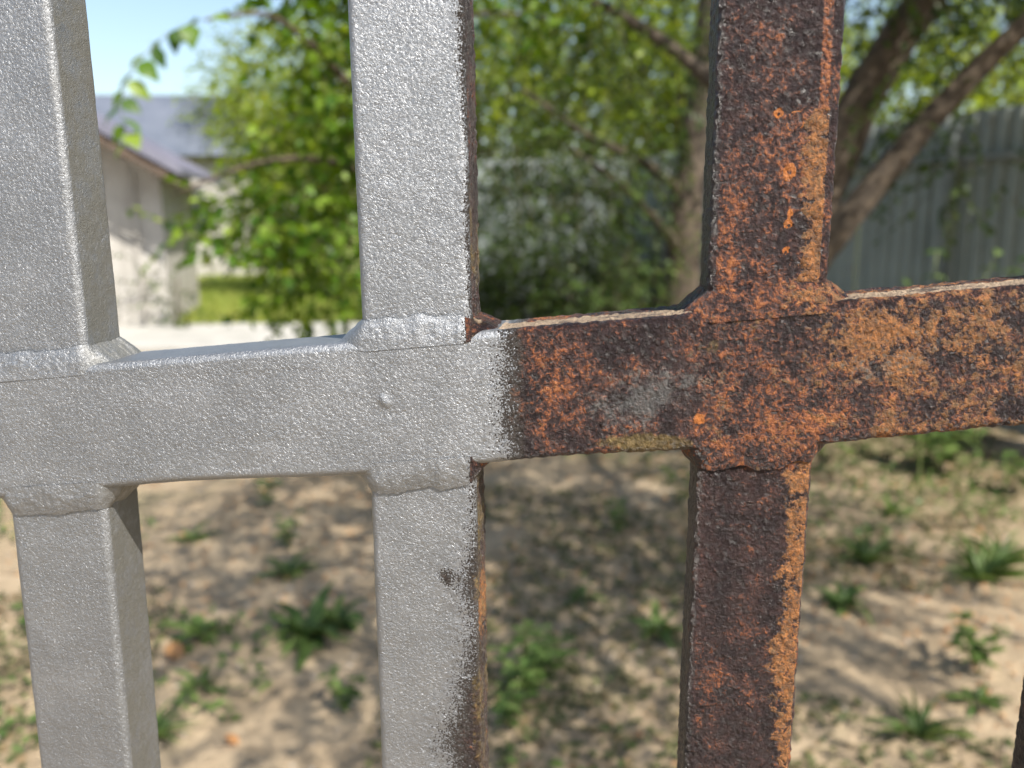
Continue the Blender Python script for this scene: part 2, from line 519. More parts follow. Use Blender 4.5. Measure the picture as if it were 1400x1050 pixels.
def stations(a, b, f0, f1, fine, coarse):
    """positions from a to b: fine steps inside [f0,f1], coarse outside"""
    s = [a]
    while s[-1] < b - 1e-6:
        p = s[-1]
        st = fine if f0 <= p < f1 else coarse
        q = p + st
        if p < f0 < q: q = f0
        s.append(min(q, b))
    return np.array(s)

def grid_faces(ns, npf):
    i = np.arange(ns - 1)[:, None] * npf; k = np.arange(npf)[None, :]; k2 = (k + 1) % npf
    return np.stack([(i + k), (i + k2), (i + npf + k2), (i + npf + k)], -1).reshape(-1, 4)

def build_bar(i, up):
    vis = 1 <= i <= 4
    steps = (52, 30, 10, 7) if vis else (6, 4, 4, 3)
    P, Nn, Fid = rounded_profile(BW, BD, .0020, steps)
    lean = (L_UP if up else L_LO)[i]
    xb = X_BAR[i] + (0 if up else K_LO[i])
    if up:
        zs = stations(ZT + SL * xb - .012, .55, 0, .175 if vis else -9, .00055, .03)
    else:
        zs = stations(-OZ - .05, ZB + SL * xb + .012, -.10 if vis else 9, 9, .00055, .03)
    ns, npf = len(zs), len(P)
    Zg = np.repeat(zs, npf)
    Px = np.tile(P[:, 0], ns); Py = np.tile(P[:, 1], ns)
    Q = np.stack([xb + lean * Zg + Px, Py, Zg], 1)
    N = np.stack([np.tile(Nn[:, 0], ns), np.tile(Nn[:, 1], ns), np.zeros(ns * npf)], 1)
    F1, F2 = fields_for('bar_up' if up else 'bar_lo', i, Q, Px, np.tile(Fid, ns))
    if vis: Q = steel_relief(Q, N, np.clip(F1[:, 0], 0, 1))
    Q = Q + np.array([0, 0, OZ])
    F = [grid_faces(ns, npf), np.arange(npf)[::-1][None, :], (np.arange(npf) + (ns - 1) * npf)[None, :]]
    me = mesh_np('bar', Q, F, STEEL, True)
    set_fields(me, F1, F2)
    o = obj('bar', me, fence)
    o['label'] = ('upper ' if up else 'lower ') + ['silver painted bar', 'silver painted bar', 'silver painted bar with a rusty right edge', 'bare rusty bar', 'bare rusty bar', 'bare rusty bar'][i]
    return o

def build_rail():
    P, Nn, Fid = rounded_profile(ZT - ZB, DR, .0022, (64, 40, 10, 8))
    # profile x -> height, y -> depth; right face (+x) is the top
    xs = stations(-.45, .45, -.185, .165, .00055, .03)
    ns, npf = len(xs), len(P)
    Xg = np.repeat(xs, npf)
    pz = np.tile(P[:, 0], ns); py = np.tile(P[:, 1], ns) - PROUD
    Q = np.stack([Xg, py, (ZT + ZB) / 2 + pz + SL * Xg], 1)
    # gentle unevenness of the tube's lower edge
    Q[:, 2] += .0007 * np.sin(Xg * 55 + .6) * sstep(0, -.012, pz)
    N = np.stack([np.zeros(ns * npf), np.tile(Nn[:, 1], ns), np.tile(Nn[:, 0], ns)], 1)
    F1, F2 = fields_for('rail', 0, Q, pz, np.tile(Fid, ns))
    Q0 = Q.copy()
    Q = steel_relief(Q, N, np.clip(F1[:, 0], 0, 1))
    nub = blob(Q0[:, 0], Q0[:, 2], -.0349, .0462, .0011, .0013) * (Q0[:, 1] < 0)
    nub += .7 * blob(Q0[:, 0], Q0[:, 2], -.0340, .0450, .0012, .0009) * (Q0[:, 1] < 0)
    Q += N * (nub * .0006)[:, None]
    Q += np.array([0, 0, OZ])
    Fq = grid_faces(ns, npf)[:, ::-1]
    F = [Fq, np.arange(npf)[None, :], (np.arange(npf)[::-1] + (ns - 1) * npf)[None, :]]
    me = mesh_np('rail', Q, F, STEEL, True)
    set_fields(me, F1, F2)
    o = obj('rail', me, fence)
    o['label'] = 'cross rail, silver paint to the left and bare rust to the right'

def build_weld(i, up):
    """fillet bead round the foot of a bar where it meets the rail"""
    vis = 1 <= i <= 4
    P, Nn, Fid = rounded_profile(BW, BD, .0026, (90, 40, 20, 12) if vis else (10, 6, 6, 3))
    lean = (L_UP if up else L_LO)[i]
    xb = X_BAR[i] + (0 if up else K_LO[i])
    nt = 26 if vis else 6
    npf = len(P)
    sgn = 1 if up else -1
    T = np.repeat(np.linspace(0, 1, nt), npf)
    Px = np.tile(P[:, 0], nt); Py = np.tile(P[:, 1], nt)
    Nx = np.tile(Nn[:, 0], nt); Ny = np.tile(Nn[:, 1], nt)
    front = np.clip(-Ny, 0, 1) ** .8
    # arc-length for ripples
    seg = np.hypot(*(np.roll(P, -1, 0) - P).T); arc = np.tile(np.concatenate([[0], np.cumsum(seg)[:-1]]), nt)
    S3 = np.stack([arc * 1000 * .22, np.full(len(arc), i * 7.7), np.full(len(arc), 3.0 if up else 9.0)], 1)
    var = fbm(S3, 41, 3)
    left = np.clip(-Nx, 0, 1); right = np.clip(Nx, 0, 1)
    out_side = (.0066 if up else .0050) * (.85 + .3 * ((i * 37 + up * 13) % 10) / 10) + .0036 * (var - .5)
    out = out_side * (1 - front) + (PROUD + .0002) * front
    if i == 2: out_side = out_side * (1 - .45 * right)
    a = (.0052 if up else .0058) + .0030 * (var - .5)
    zend = (-.0004) * (1 - front) + (-.0028) * front
    bulge = np.sin(PI * T) * (.0008 - .0003 * front) * (.4 + 1.2 * var)
    ripple = np.sin(2 * PI * arc / .0029 + 16 * var) * (.00016 - .00012 * front) * np.sin(PI * T)
    if i == 2: z_k = 1 - .35 * right
    else: z_k = 1
    # an asymmetrical, slightly concave toe at the sides
    tt = T ** (1 + .35 * (1 - front))
    lip = .00010 + .0005 * front
    o_ = lip + (out - lip) * tt + (bulge * .6 + ripple)
    z_ = a * z_k + (zend - a * z_k) * T + bulge * .35
    zr = (ZT if up else ZB)
    X = xb + Px + Nx * o_
    Y = Py + Ny * o_
    base_x = X
    Z = zr + SL * base_x + sgn * z_
    X = X + lean * Z
    Q = np.stack([X, Y, Z], 1)
    mm = Q * 1000
    N = np.stack([Nx * .7, Ny * .7, np.full(len(X), .7 * sgn)], 1)
    amp = (.0008 if vis else 0)
    Q += N * ((fbm(mm * .22, 51 + i, 3) - .5) * amp + (fbm(mm * .7, 61 + i, 2) - .5) * .0004)[:, None] * np.sin(PI * np.clip(T * .9 + .08, 0, 1))[:, None]
    n = len(Q)
    low = fbm(mm * .12, 71, 3); mid = fbm(mm * .35, 81, 2)
    R = np.full(n, -.25); O = np.zeros(n); B = np.zeros(n); A = np.full(n, .4); D = np.zeros(n); Ol = np.zeros(n); Sp = np.zeros(n)
    if i == 2:
        e = BW / 2 - Px
        R = np.clip(.5 + (.0016 - e) / .0025 * .5, -.25, 1.2)
        R = np.where(Nx > .3, 1.2, R)
        Ol = np.where(Nx > -.1, .32, 0) * (R > .2) + .5 * (low - .5)
        D = np.where((Nx > .5) & up, .30 + .6 * (mid - .5), 0)
        B = .25 * mid
    if i >= 3:
        R = np.full(n, 1.2)
        A = .46 + .4 * (low - .5) if up else .52 + .35 * (low - .5)
        O = .30 + .7 * (low - .5) + np.where(Px > 0, .12, -.05)
        B = .30 * (mid - .3)
        if up: D = np.where((Ny > -.3), .25 + .3 * (low - .5), 0.0)
    if i <= 1:
        D = np.where(np.abs(Nx) > .5, .22, 0.0) * np.ones(n)
    F1 = np.stack([R, np.clip(O, 0, 1), np.clip(B, 0, 1), np.clip(A, 0, 1)], 1)
    F2 = np.stack([np.clip(D, 0, 1), Sp, np.clip(Ol, 0, 1), (np.clip(Nx, 0, 1) * .8 if i <= 1 else np.zeros(n))], 1)  # last channel: shade painted on the right of the silver welds
    Q += np.array([0, 0, OZ])
    Fq = grid_faces(nt, npf)
    if up: Fq = Fq[:, ::-1]
    me = mesh_np('weld_bead', Q, Fq, STEEL, True)
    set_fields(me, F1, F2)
    o = obj('weld_bead', me, fence)
    return o

for i in range(6):
    for up in (True, False):
        build_bar(i, up); build_weld(i, up)
build_rail()

# ------------------------------------------------------------------ leaves and trees
LEAF_V = np.array([(0, 0, 0), (-.30, .22, .06), (.30, .22, .06), (0, .28, 0), (-.36, .50, .07), (.36, .50, .07), (0, .55, -.01), (-.20, .78, .02), (.20, .78, .02), (0, .80, -.05), (0, 1.02, -.14)], float)
LEAF_F = [(0, 3, 1), (0, 2, 3), (1, 3, 6), (1, 6, 4), (3, 2, 5), (3, 5, 6), (4, 6, 9), (4, 9, 7), (6, 5, 8), (6, 8, 9), (7, 9, 10), (9, 8, 10)]
LITE_V = np.array([(0, 0, 0), (-.34, .42, .06), (.34, .42, .06), (0, .48, -.01), (0, 1.0, -.10)], float)
LITE_F = [(0, 3, 1), (0, 2, 3), (1, 3, 4), (3, 2, 4)]

def leaf_mesh(name, mat, width=1.0, curl=0.0, notch=False):
    V = LEAF_V.copy(); V[:, 0] *= width; V[:, 2] -= curl * V[:, 1] ** 2
    stalk = np.array([(-.012, -.28, 0), (.012, -.28, 0), (.012, .02, 0), (-.012, .02, 0)])
    n = len(V)
    V = np.vstack([V, stalk])
    return mesh_np(name, V, [np.array(LEAF_F), np.array([(n, n + 1, n + 2, n + 3)])], mat, True)

def rot_from(dirv, nrm):
    """columns: side, along, up"""
    d = dirv / (np.linalg.norm(dirv, axis=1, keepdims=True) + 1e-9)
    s = np.cross(d, nrm); s /= (np.linalg.norm(s, axis=1, keepdims=True) + 1e-9)
    u = np.cross(s, d)
    return np.stack([s, d, u], -1)

def leaves_mesh(name, pos, Rm, size, mat, lite=False, width=1.0):
    V0 = (LITE_V if lite else LEAF_V).copy(); V0[:, 0] *= width
    F0 = np.array(LITE_F if lite else LEAF_F)
    n, k = len(pos), len(V0)
    W = np.einsum('nij,kj->nki', Rm, V0) * size[:, None, None] + pos[:, None, :]
    F = (F0[None] + (np.arange(n) * k)[:, None, None]).reshape(-1, 3)
    me = mesh_np(name, W.reshape(-1, 3), F, mat, True)
    a = me.attributes.new('leaf_rand', 'FLOAT', 'POINT')
    a.data.foreach_set('value', np.repeat(rng.random(n), k).astype(np.float32))
    return me

def twig_cloud(ells, leaf, step, twig_len, droop=.35):
    """twigs scattered in ellipsoids (centre, radii, count, shell); returns leaf pos, rotation, size and the twig polylines"""
    pos, dirs, nrms, sizes, twigs = [], [], [], [], []
    for (c, r, cnt, shell) in ells:
        c = np.array(c, float); r = np.array(r, float)
        for _ in range(cnt):
            u = rng.normal(size=3); u /= np.linalg.norm(u)
            q = rng.random() ** shell
            p = c + r * u * q
            d = u * np.array([1, 1, .5]) + rng.normal(size=3) * .6; d[2] -= droop
            d /= np.linalg.norm(d)
            L = twig_len * (.6 + .7 * rng.random())
            pts = [p]; m = max(3, int(L / step)); g = d.copy()
            for k in range(m):
                g = g + rng.normal(size=3) * .14; g[2] -= .05; g /= np.linalg.norm(g)
                pts.append(pts[-1] + g * (L / m))
                sd = np.cross(g, [0, 0, 1]); sd /= (np.linalg.norm(sd) + 1e-6)
                ld = sd * (1 if k % 2 else -1) * .9 + g * .6 + rng.normal(size=3) * .3; ld[2] -= .35
                pos.append(pts[-1]); dirs.append(ld)
                nn = np.array([0, 0, 1.]) + rng.normal(size=3) * .55
                nrms.append(nn); sizes.append(leaf * (.65 + .6 * rng.random()))
            twigs.append(pts)
    pos = np.array(pos); Rm = rot_from(np.array(dirs), np.array(nrms))
    return pos, Rm, np.array(sizes), twigs

def twigs_mesh(name, twigs, r, mat):
    V, F = [], []
    for pts in twigs:
        b = len(V); n = len(pts)
        for i, p in enumerate(pts):
            rr = r * (1 - .75 * i / (n - 1))
            for a in (0, 2.09, 4.19):
                V.append((p[0] + rr * math.cos(a), p[1] + rr * math.sin(a), p[2] + rr * .3 * math.sin(a * 2)))
        for i in range(n - 1):
            for k in range(3):
                k2 = (k + 1) % 3
                F.append((b + 3 * i + k, b + 3 * i + k2, b + 3 * i + 3 + k2, b + 3 * i + 3 + k))
    return mesh_np(name, np.array(V), np.array(F), mat, True)

CAMP = np.array([0, 0, EYE]); CR = np.array(_r); CU = np.array(_u); CF = np.array(_f)
def in_view(P):
    d = P - CAMP
    w = d @ CF
    x = (d @ CR) / np.maximum(w, .01) * 1190 / 700; y = (d @ CU) / np.maximum(w, .01) * 1190 / 525
    return (w > .3) & (np.abs(x) < 1.03) & (np.abs(y) < 1.03), w

def foliage(root, pos, Rm, size, mat, singles, width=1.0, lite=False):
    """the largest-showing leaves become leaf objects, the rest one mesh"""
    vis, w = in_view(pos)
    score = np.where(vis, size / w, -1)
    order = np.argsort(-score)
    pick = [k for k in order[:singles] if score[k] > 0]
    mask = np.ones(len(pos), bool); mask[pick] = False
    if pick:
        ms = [leaf_mesh('leaf', mat, width * wv, cv) for wv, cv in ((1, 0), (.88, .15), (1.1, .25))]
        inv = root.matrix_world.inverted() if root.location.length == 0 else Matrix.Translation(-root.location)
        for j, k in enumerate(pick):
            o = bpy.data.objects.new('leaf', ms[j % 3])
            m4 = Matrix.Identity(4)
            for a in range(3):
                for b in range(3): m4[a][b] = Rm[k][a][b] * size[k]
                m4[a][3] = pos[k][a]
            link(o, root)
            o.matrix_local = inv @ m4
    off = np.array(root.location)
    if mask.any():
        o = obj('foliage', leaves_mesh('foliage', pos[mask] - off, Rm[mask], size[mask], mat, lite, width), root)
        o['kind'] = 'stuff'

def limb(root, name, pts, r0, r1, mat, n=10, sub=6):
    off = Vector(root.location)
    P = smooth_path(pts, sub)
    rad = [r0 + (r1 - r0) * (k / (len(P) - 1)) for k in range(len(P))]
    mb = MB(); mb.tube([Vector(p) - off for p in P], rad, n, .14)
    return mb.build(name, mat, root, True)

# -- left tree: trunk hidden behind the second silver bar
lt = thing('fruit_tree', 'leafy young fruit tree with broad leaves, hiding part of the shed, behind the middle bar', 'tree', (-.56, 5.2, 0))
limb(lt, 'trunk', [(-.56, 5.2, -.05), (-.55, 5.18, .7), (-.60, 5.15, 1.4), (-.66, 5.1, 2.2), (-.8, 5.1, 3.2)], .062, .03, BARK)
limb(lt, 'branch', [(-.60, 5.15, 1.45), (-.85, 4.95, 1.75), (-1.25, 4.75, 1.80), (-1.75, 4.6, 1.62)], .028, .008, BARK)
limb(lt, 'branch', [(-.64, 5.12, 1.9), (-.95, 4.7, 2.3), (-1.12, 4.3, 2.42), (-1.25, 3.8, 2.30)], .026, .006, BARK)
limb(lt, 'branch', [(-.60, 5.15, 1.2), (-.95, 5.2, 1.35), (-1.35, 5.3, 1.25)], .024, .007, BARK)
limb(lt, 'branch', [(-.66, 5.1, 2.1), (-.3, 5.3, 2.6), (.15, 5.6, 2.7)], .024, .007, BARK)
lt_pos, lt_R, lt_s, lt_tw = twig_cloud([
    ((-1.0, 5.0, 2.75), (.34, .45, .60), 110, .6),
    ((-.86, 5.0, 2.15), (.30, .40, .55), 120, .6),
    ((-1.38, 4.9, 1.50), (.44, .35, .18), 75, .6),
    ((-1.05, 5.0, 1.50), (.42, .5, .38), 95, .6),
    ((-1.1, 5.1, 1.10), (.48, .45, .22), 48, .6),
    ((-.62, 5.1, 3.2), (.9, .9, .6), 110, .6),
    ((.0, 5.6, 2.9), (.8, .6, .40), 90, .6),
], .070, .040, .29)
# the sprig that reaches towards the path
spr = [np.array(p) for p in smooth_path([(-1.02, 3.6, 2.28), (-1.22, 3.5, 2.22), (-1.36, 3.42, 2.10), (-1.45, 3.38, 1.93), (-1.42, 3.36, 1.78)], 5)]
spr2 = [np.array(p) for p in smooth_path([(-1.30, 3.45, 2.05), (-1.24, 3.42, 1.92), (-1.20, 3.40, 1.80), (-1.21, 3.38, 1.70)], 4)]
ex_p, ex_d, ex_n, ex_s = [], [], [], []
for s_ in (spr,):
    lt_tw.append(s_)
    for k in range(3, len(s_), 1 if s_ is spr else 2):
        ex_p.append(s_[k]); sgn = 1 if k % 2 else -1
        ex_d.append(np.array([sgn * .8, -.1, -.5]) + rng.normal(size=3) * .25); ex_n.append(np.array([.2 * sgn, -.6, .6]) + rng.normal(size=3) * .3)
        ex_s.append(.078 + .025 * rng.random())
lt_pos = np.vstack([lt_pos, ex_p]); lt_R = np.concatenate([lt_R, rot_from(np.array(ex_d), np.array(ex_n))]); lt_s = np.concatenate([lt_s, ex_s])
off = np.array(lt.location)
tag(obj('twigs', twigs_mesh('twigs', [[p - off for p in t] for t in lt_tw], .0035, TWIG), lt), kind='stuff')
foliage(lt, lt_pos, lt_R, lt_s, LEAF_TREE, 300)

# -- right tree: forked trunk behind the rusty bar, its crown spread over the yard
rt = thing('shade_tree', 'old forked shade tree with thick slanting limbs, beyond the rusty bar', 'tree', (1.58, 5.0, 0))
limb(rt, 'trunk', [(1.58, 5.0, -.05), (1.56, 5.0, .6), (1.62, 5.0, 1.25), (1.80, 4.98, 1.8), (1.95, 4.95, 2.2), (2.28, 4.9, 2.75), (2.7, 4.7, 3.5), (2.9, 4.5, 4.3)], .165, .07, BARK, 14)
limb(rt, 'limb', [(1.60, 4.98, 1.05), (1.80, 4.85, 1.42), (2.15, 4.8, 1.90), (2.52, 4.75, 2.33), (2.95, 4.6, 2.75), (3.5, 4.2, 3.3)], .085, .04, BARK, 12)
limb(rt, 'limb', [(1.62, 5.0, 1.3), (1.35, 4.95, 2.0), (1.25, 4.4, 2.8), (1.4, 3.2, 3.3), (1.7, 1.6, 3.5)], .085, .03, BARK, 12)
limb(rt, 'limb', [(2.4, 4.85, 2.9), (2.2, 3.6, 3.3), (2.4, 2.2, 3.5), (2.6, 1.0, 3.6)], .05, .02, BARK, 8)
limb(rt, 'limb', [(1.35, 4.95, 2.0), (.9, 5.4, 2.5), (.4, 5.7, 2.85), (-.1, 5.9, 3.1)], .05, .012, BARK, 8)
rp, rR, rs, rtw = twig_cloud([
    ((1.75, 1.85, 3.45), (2.0, 2.0, .55), 2500, .45),
    ((3.6, 4.0, 4.2), (1.6, 1.6, .8), 400, .5),
    ((2.55, 5.0, 2.75), (1.1, .8, .46), 260, .6),
    ((2.9, 4.8, 3.6), (1.6, 1.4, .9), 380, .6),
    ((.55, 5.9, 2.75), (.95, .8, .42), 150, .6),
    ((1.5, 5.2, 3.5), (1.4, 1.1, .6), 260, .6),
    ((2.75, 5.1, 1.75), (.55, .3, .28), 30, .6), ((2.15, 5.0, 2.1), (.4, .3, .25), 24, .6),
], .052, .030, .36)
off = np.array(rt.location)
tag(obj('twigs', twigs_mesh('twigs', [[p - off for p in t] for t in rtw], .003, TWIG), rt), kind='stuff')
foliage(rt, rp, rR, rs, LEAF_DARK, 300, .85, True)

# -- pale-sided tree further back
bt = thing('pale_trunk_tree', 'tree with a straight upright trunk, lit along one side, before the far sheet fence', 'tree', (1.62, 8.5, 0))
limb(bt, 'trunk', [(1.62, 8.5, -.05), (1.66, 8.5, .8), (1.68, 8.5, 1.6), (1.78, 8.5, 2.6), (1.9, 8.4, 4.2)], .18, .12, BARK_L, 14)
limb(bt, 'limb', [(1.62, 8.45, 1.15), (1.35, 8.2, 1.45), (1.0, 8.0, 1.75), (.5, 7.8, 2.1)], .06, .02, BARK_L, 8)
limb(bt, 'limb', [(1.66, 8.5, 1.7), (1.2, 8.3, 2.0), (.7, 8.1, 2.2), (.1, 8.0, 2.6)], .06, .02, BARK_L, 8)
limb(bt, 'limb', [(1.8, 8.45, 2.9), (2.4, 8.2, 3.6), (3.0, 8.0, 4.2)], .08, .03, BARK_L, 8)
bp, bR, bs, btw = twig_cloud([((.6, 8.1, 2.75), (1.4, .9, .62), 150, .6), ((.35, 8.1, 1.95), (1.1, .6, .45), 380, .6), ((1.5, 7.95, 2.3), (.35, .2, .3), 26, .6), ((1.45, 7.9, 1.35), (.3, .2, .3), 14, .6), ((1.8, 8.2, 4.4), (2.2, 1.6, 1.2), 420, .6), ((.8, 8.0, 1.55), (.8, .6, .3), 60, .6)], .06, .045, .45)
off = np.array(bt.location)
tag(obj('twigs', twigs_mesh('twigs', [[p - off for p in t] for t in btw], .004, TWIG), bt), kind='stuff')
foliage(bt, bp, bR, bs, LEAF_DARK, 60, .9, True)

def bush(name, label, cat, loc, ells, leaf, mat, stems, group=None, tl=.4, width=.9):
    root = thing(name, label, cat, loc, 0, group)
    p, Rm, s, tw = twig_cloud(ells, leaf, leaf * .7, tl, .15)
    off = np.array(loc)
    for (pts, r0, r1) in stems:
        limb(root, 'trunk' if r0 > .05 else 'stem', pts, r0, r1, BARK, 8, 4)
    tag(obj('twigs', twigs_mesh('twigs', [[q - off for q in t] for t in tw], leaf * .06, TWIG), root), kind='stuff')
    o = obj('foliage', leaves_mesh('foliage', p - off, Rm, s, mat, True, width), root)
    o['kind'] = 'stuff'
    return root

bush('shrub', 'dark green shrub at the foot of the far sheet fence', 'shrub', (.35, 10.1, 0), [((.35, 10.1, .85), (1.15, .5, .85), 800, .6)], .07, LEAF_DARK, [([(.35, 10.1, 0), (.3, 10.1, .8)], .03, .015)])
bush('shrub', 'sunlit shrub with bright leaves beside the pale tree trunk', 'shrub', (.95, 7.9, 0), [((.95, 7.9, .75), (.50, .35, .50), 130, .6)], .075, LEAF_WEED, [([(.95, 7.9, 0), (.95, 7.9, .9)], .02, .008)])
bush('shrub', 'low shrub in shade below the far end of the sheet fence', 'shrub', (-.55, 9.8, 0), [((-.5, 9.8, .8), (.6, .45, .8), 260, .6)], .07, LEAF_DARK, [([(-.55, 9.8, 0), (-.5, 9.8, .8)], .03, .012)])
bush('shrub', 'leafy shrub standing between the pale tree trunk and the corner of the sheet fences', 'shrub', (1.35, 10.2, 0), [((1.35, 10.2, .6), (.5, .4, .6), 150, .6)], .07, LEAF_DARK, [([(1.35, 10.2, 0), (1.35, 10.2, .7)], .03, .012)])
bush('shrub', 'rounded green shrub behind the fruit tree at the edge of the lawn', 'shrub', (-2.2, 12.9, 0), [((-2.2, 12.9, .8), (1.0, .7, .8), 240, .6)], .09, LEAF_TREE, [([(-2.2, 12.9, 0), (-2.2, 12.9, .9)], .03, .012)])
bush('vine', 'dark leafy climber at the corner of the white shed', 'shrub', (-4.55, 11.75, 0), [((-4.5, 11.8, .35), (.22, .15, .38), 26, .6), ((-4.95, 11.7, .55), (.10, .10, .45), 10, .6)], .08, LEAF_DARK, [([(-4.55, 11.75, 0), (-4.5, 11.8, .7)], .02, .008)])

far_trees = [
    ('tall bright green tree beyond the far sheet fence, nearest the pale trunk', (2.9, 15.5, 0), (2.6, 2.0, 2.3), 3.9, 1560, 0.15),
    ('broad bright green tree beyond the far sheet fence, behind the shrubs', (-.6, 16.0, 0), (2.7, 2.0, 2.1), 3.9, 1560, 0.15),
    ('sunny yellow-green tree showing over the near sheet fence beside the forked limbs', (6.3, 12.0, 0), (2.2, 2.0, 1.9), 3.0, 1380, 0.13),
    ('tall green tree rising behind the fruit tree and the lawn', (-5.9, 25.0, 0), (2.8, 2.2, 3.0), 4.0, 1560, 0.17),
    ('green tree at the end of the sheet fence behind the fruit tree', (-3.4, 17.0, 0), (1.9, 1.7, 2.2), 3.0, 1260, 0.15),
    ('wide green tree behind the near sheet fence, furthest along it', (4.2, 19.0, 0), (3.0, 2.4, 2.6), 3.6, 1260, 0.17),
]
for lab, loc, rad, zc, cnt, lf in far_trees:
    x, y, _ = loc
    bush('background_tree', lab, 'tree', loc, [((x, y, zc), rad, cnt, .5)], lf, LEAF_FAR,
         [([(x, y, -.05), (x + .05, y, 1.5), (x - .05, y, zc)], .16, .07), ([(x, y, 1.6), (x + .6, y - .2, zc)], .055, .03), ([(x, y, 1.8), (x - .7, y + .2, zc + .3)], .055, .03)],
         'trees beyond the sheet fence and lawn', .7)

# ------------------------------------------------------------------ corrugated sheet fence
def sheet_material():
    g = G('grey_sheet_metal')
    v = g.n('TexCoord', out=3); rnd = g.n('ObjectInfo', out=5)
    n = g.noise(v, 2.5, 6, .65)
    c = g.mix(g.step(n, .3, .7), (.21, .245, .232), (.32, .36, .34))
    c = g.mix(g.mul(rnd, .45), c, (.15, .17, .155))
    z = g.n('SeparateXYZ', {0: v}, out=None).outputs[2]
    dirt = g.math('SUBTRACT', 1.0, g.step(g.add(z, g.mul(n, .5)), .25, .75))
    c = g.mix(g.mul(dirt, .7), c, (.20, .15, .10))
    c = g.mix(g.mul(g.step(g.noise(v, 9.0, 5, .7), .60, .72), .5), c, (.17, .10, .06))
    return g.done(g.bsdf(Base_Color=c, Roughness=.55))
SHEET = sheet_material()
POSTM = simple_mat('grey_post_metal', (.14, .16, .155), (.20, .22, .21), 8.0, .6)
def corr_mesh(width, height, pitch=.125, dep=.03):
    xs, ys = [], []
    n = int(round(width / pitch))
    for k in range(n):
        for fx, fy in ((0, 0), (.34, 0), (.46, 1), (.80, 1), (.94, 0)):
            xs.append((k + fx) * pitch); ys.append(-fy * dep)
    xs.append(n * pitch); ys.append(0)
    xs = np.array(xs); ys = np.array(ys); m = len(xs)
    t = .0012
    V = []
    for z in (0, height):
        for off in (0, t):
            V.append(np.stack([xs, ys + off, np.full(m, z)], 1))
    V = np.vstack(V)
    i = np.arange(m - 1)
    F = [np.stack([i, i + 1, i + 1 + 2 * m, i + 2 * m], 1), np.stack([i + m + 1, i + m, i + 3 * m, i + 3 * m + 1], 1), np.stack([i + 2 * m, i + 1 + 2 * m, i + 1 + 3 * m, i + 3 * m], 1)]
    return mesh_np('sheet', V, F, SHEET)

def sheet_fence(a, b, label, height=2.2):
    a = Vector((*a, 0)); b = Vector((*b, 0)); L = (b - a).length
    rz = math.atan2(b.y - a.y, b.x - a.x)
    root = thing('sheet_fence', label, 'fence', a, rz)
    n = int(L / 1.0 + .5)
    me = corr_mesh(1.0, height - .06)
    for k in range(n):
        o = obj('sheet', me, root)
        o.location = (k * 1.0, -.004 * (k % 2), .06 + random.uniform(-.012, .012))
        o.rotation_euler = (0, random.uniform(-.004, .004), 0)
    for z in (.45, height - .32):
        mb = MB(); mb.box((n * .5, -.055, z), (n * 1.0, .04, .05)); mb.build('cross_rail', POSTM, root)
    mb = MB(); mb.box((0, -.11, height / 2 - .05), (.06, .06, height - .1)); pm = mb.mesh('post', POSTM)
    for k in range(1, n + 1, 2):
        o = obj('post', pm, root); o.location = (k * 1.0, 0, 0)
sheet_fence((1.52, 11.0), (4.6, 2.2), 'grey corrugated sheet fence running towards the camera in tree shade')
sheet_fence((-1.48, 11.32), (1.51, 11.03), 'pale corrugated sheet fence across the far end of the yard')

# ------------------------------------------------------------------ white shed and house
def plaster():
    g = G('whitewashed_plaster')
    v = g.n('TexCoord', out=3)
    st = g.noise(g.n('Mapping', {0: v, 3: (7.0, 7.0, .5)}), 1.0, 5, .65)
    n = g.noise(v, 2.2, 6, .65)
    c = g.mix(g.step(n, .3, .7), (.34, .32, .29), (.45, .43, .395))
    c = g.mix(g.mul(g.step(st, .46, .66), .6), c, (.20, .185, .16))
    return g.done(g.bsdf(Base_Color=c, Roughness=.9, Normal=g.n('Bump', {'Height': g.noise(v, 30.0, 5, .6), 'Strength': .8, 'Distance': .006})))
WHITE = plaster()
WOOD = simple_mat('dark_wood', (.05, .035, .025), (.12, .085, .06), 12.0, .8)
SLATE = simple_mat('lilac_grey_roofing', (.125, .125, .165), (.185, .185, .23), 2.0, .55, .003, 30)
BLUE = simple_mat('blue_grey_roofing', (.085, .10, .13), (.125, .14, .175), 1.5, .6, .003, 25)
shed_rz = math.radians(10.9)
shed = thing('shed', 'white plastered shed with a low lilac grey roof beside the fruit tree', 'shed', (-4.72, 12.0, 0), shed_rz)
# local: x left along the front (negative), y back; front-right corner at the origin
mb = MB()
mb.prism([(0, 0, 0), (0, 0, 2.12), (-1.7, 0, 3.08), (-3.4, 0, 2.12), (-3.4, 0, 0)], (0, 2.6, 0))
mb.build('wall', WHITE, shed)
sl = (3.30 - 2.06) / 2.1
for sgn, nm in ((1, 'roof'), (-1, 'roof')):
    mb = MB()
    for k in range(1):
        e = Vector((-1.7 + sgn * 2.1, -.75, 2.03)); r_ = Vector((-1.7, -.75, 3.22))
        mb.prism([e, r_, r_ + Vector((0, 0, .09)), e + Vector((0, 0, .09))], (0, 4.2, 0))
    mb.build(nm, SLATE, shed)
    # raised seams
    d = (r_ - e)
    for k in range(6):
        mb = MB()
        y = -.5 + k * .7
        mb.prism([e + Vector((0, y + .5, .092)), r_ + Vector((0, y + .5, .092)), r_ + Vector((0, y + .5, .125)), e + Vector((0, y + .5, .125))], (0, .05, 0))
        mb.build('roof_seam', SLATE, shed)
for k in range(5):
    mb = MB(); t = k / 5 + .08
    p = Vector((-1.7 + 2.0 * (1 - t), -.22, 2.02 + 1.12 * t))
    mb.box((p.x, -.36, p.z - .03), (.10, .72, .12)); mb.build('rafter_end', WOOD, shed)
mb = MB()
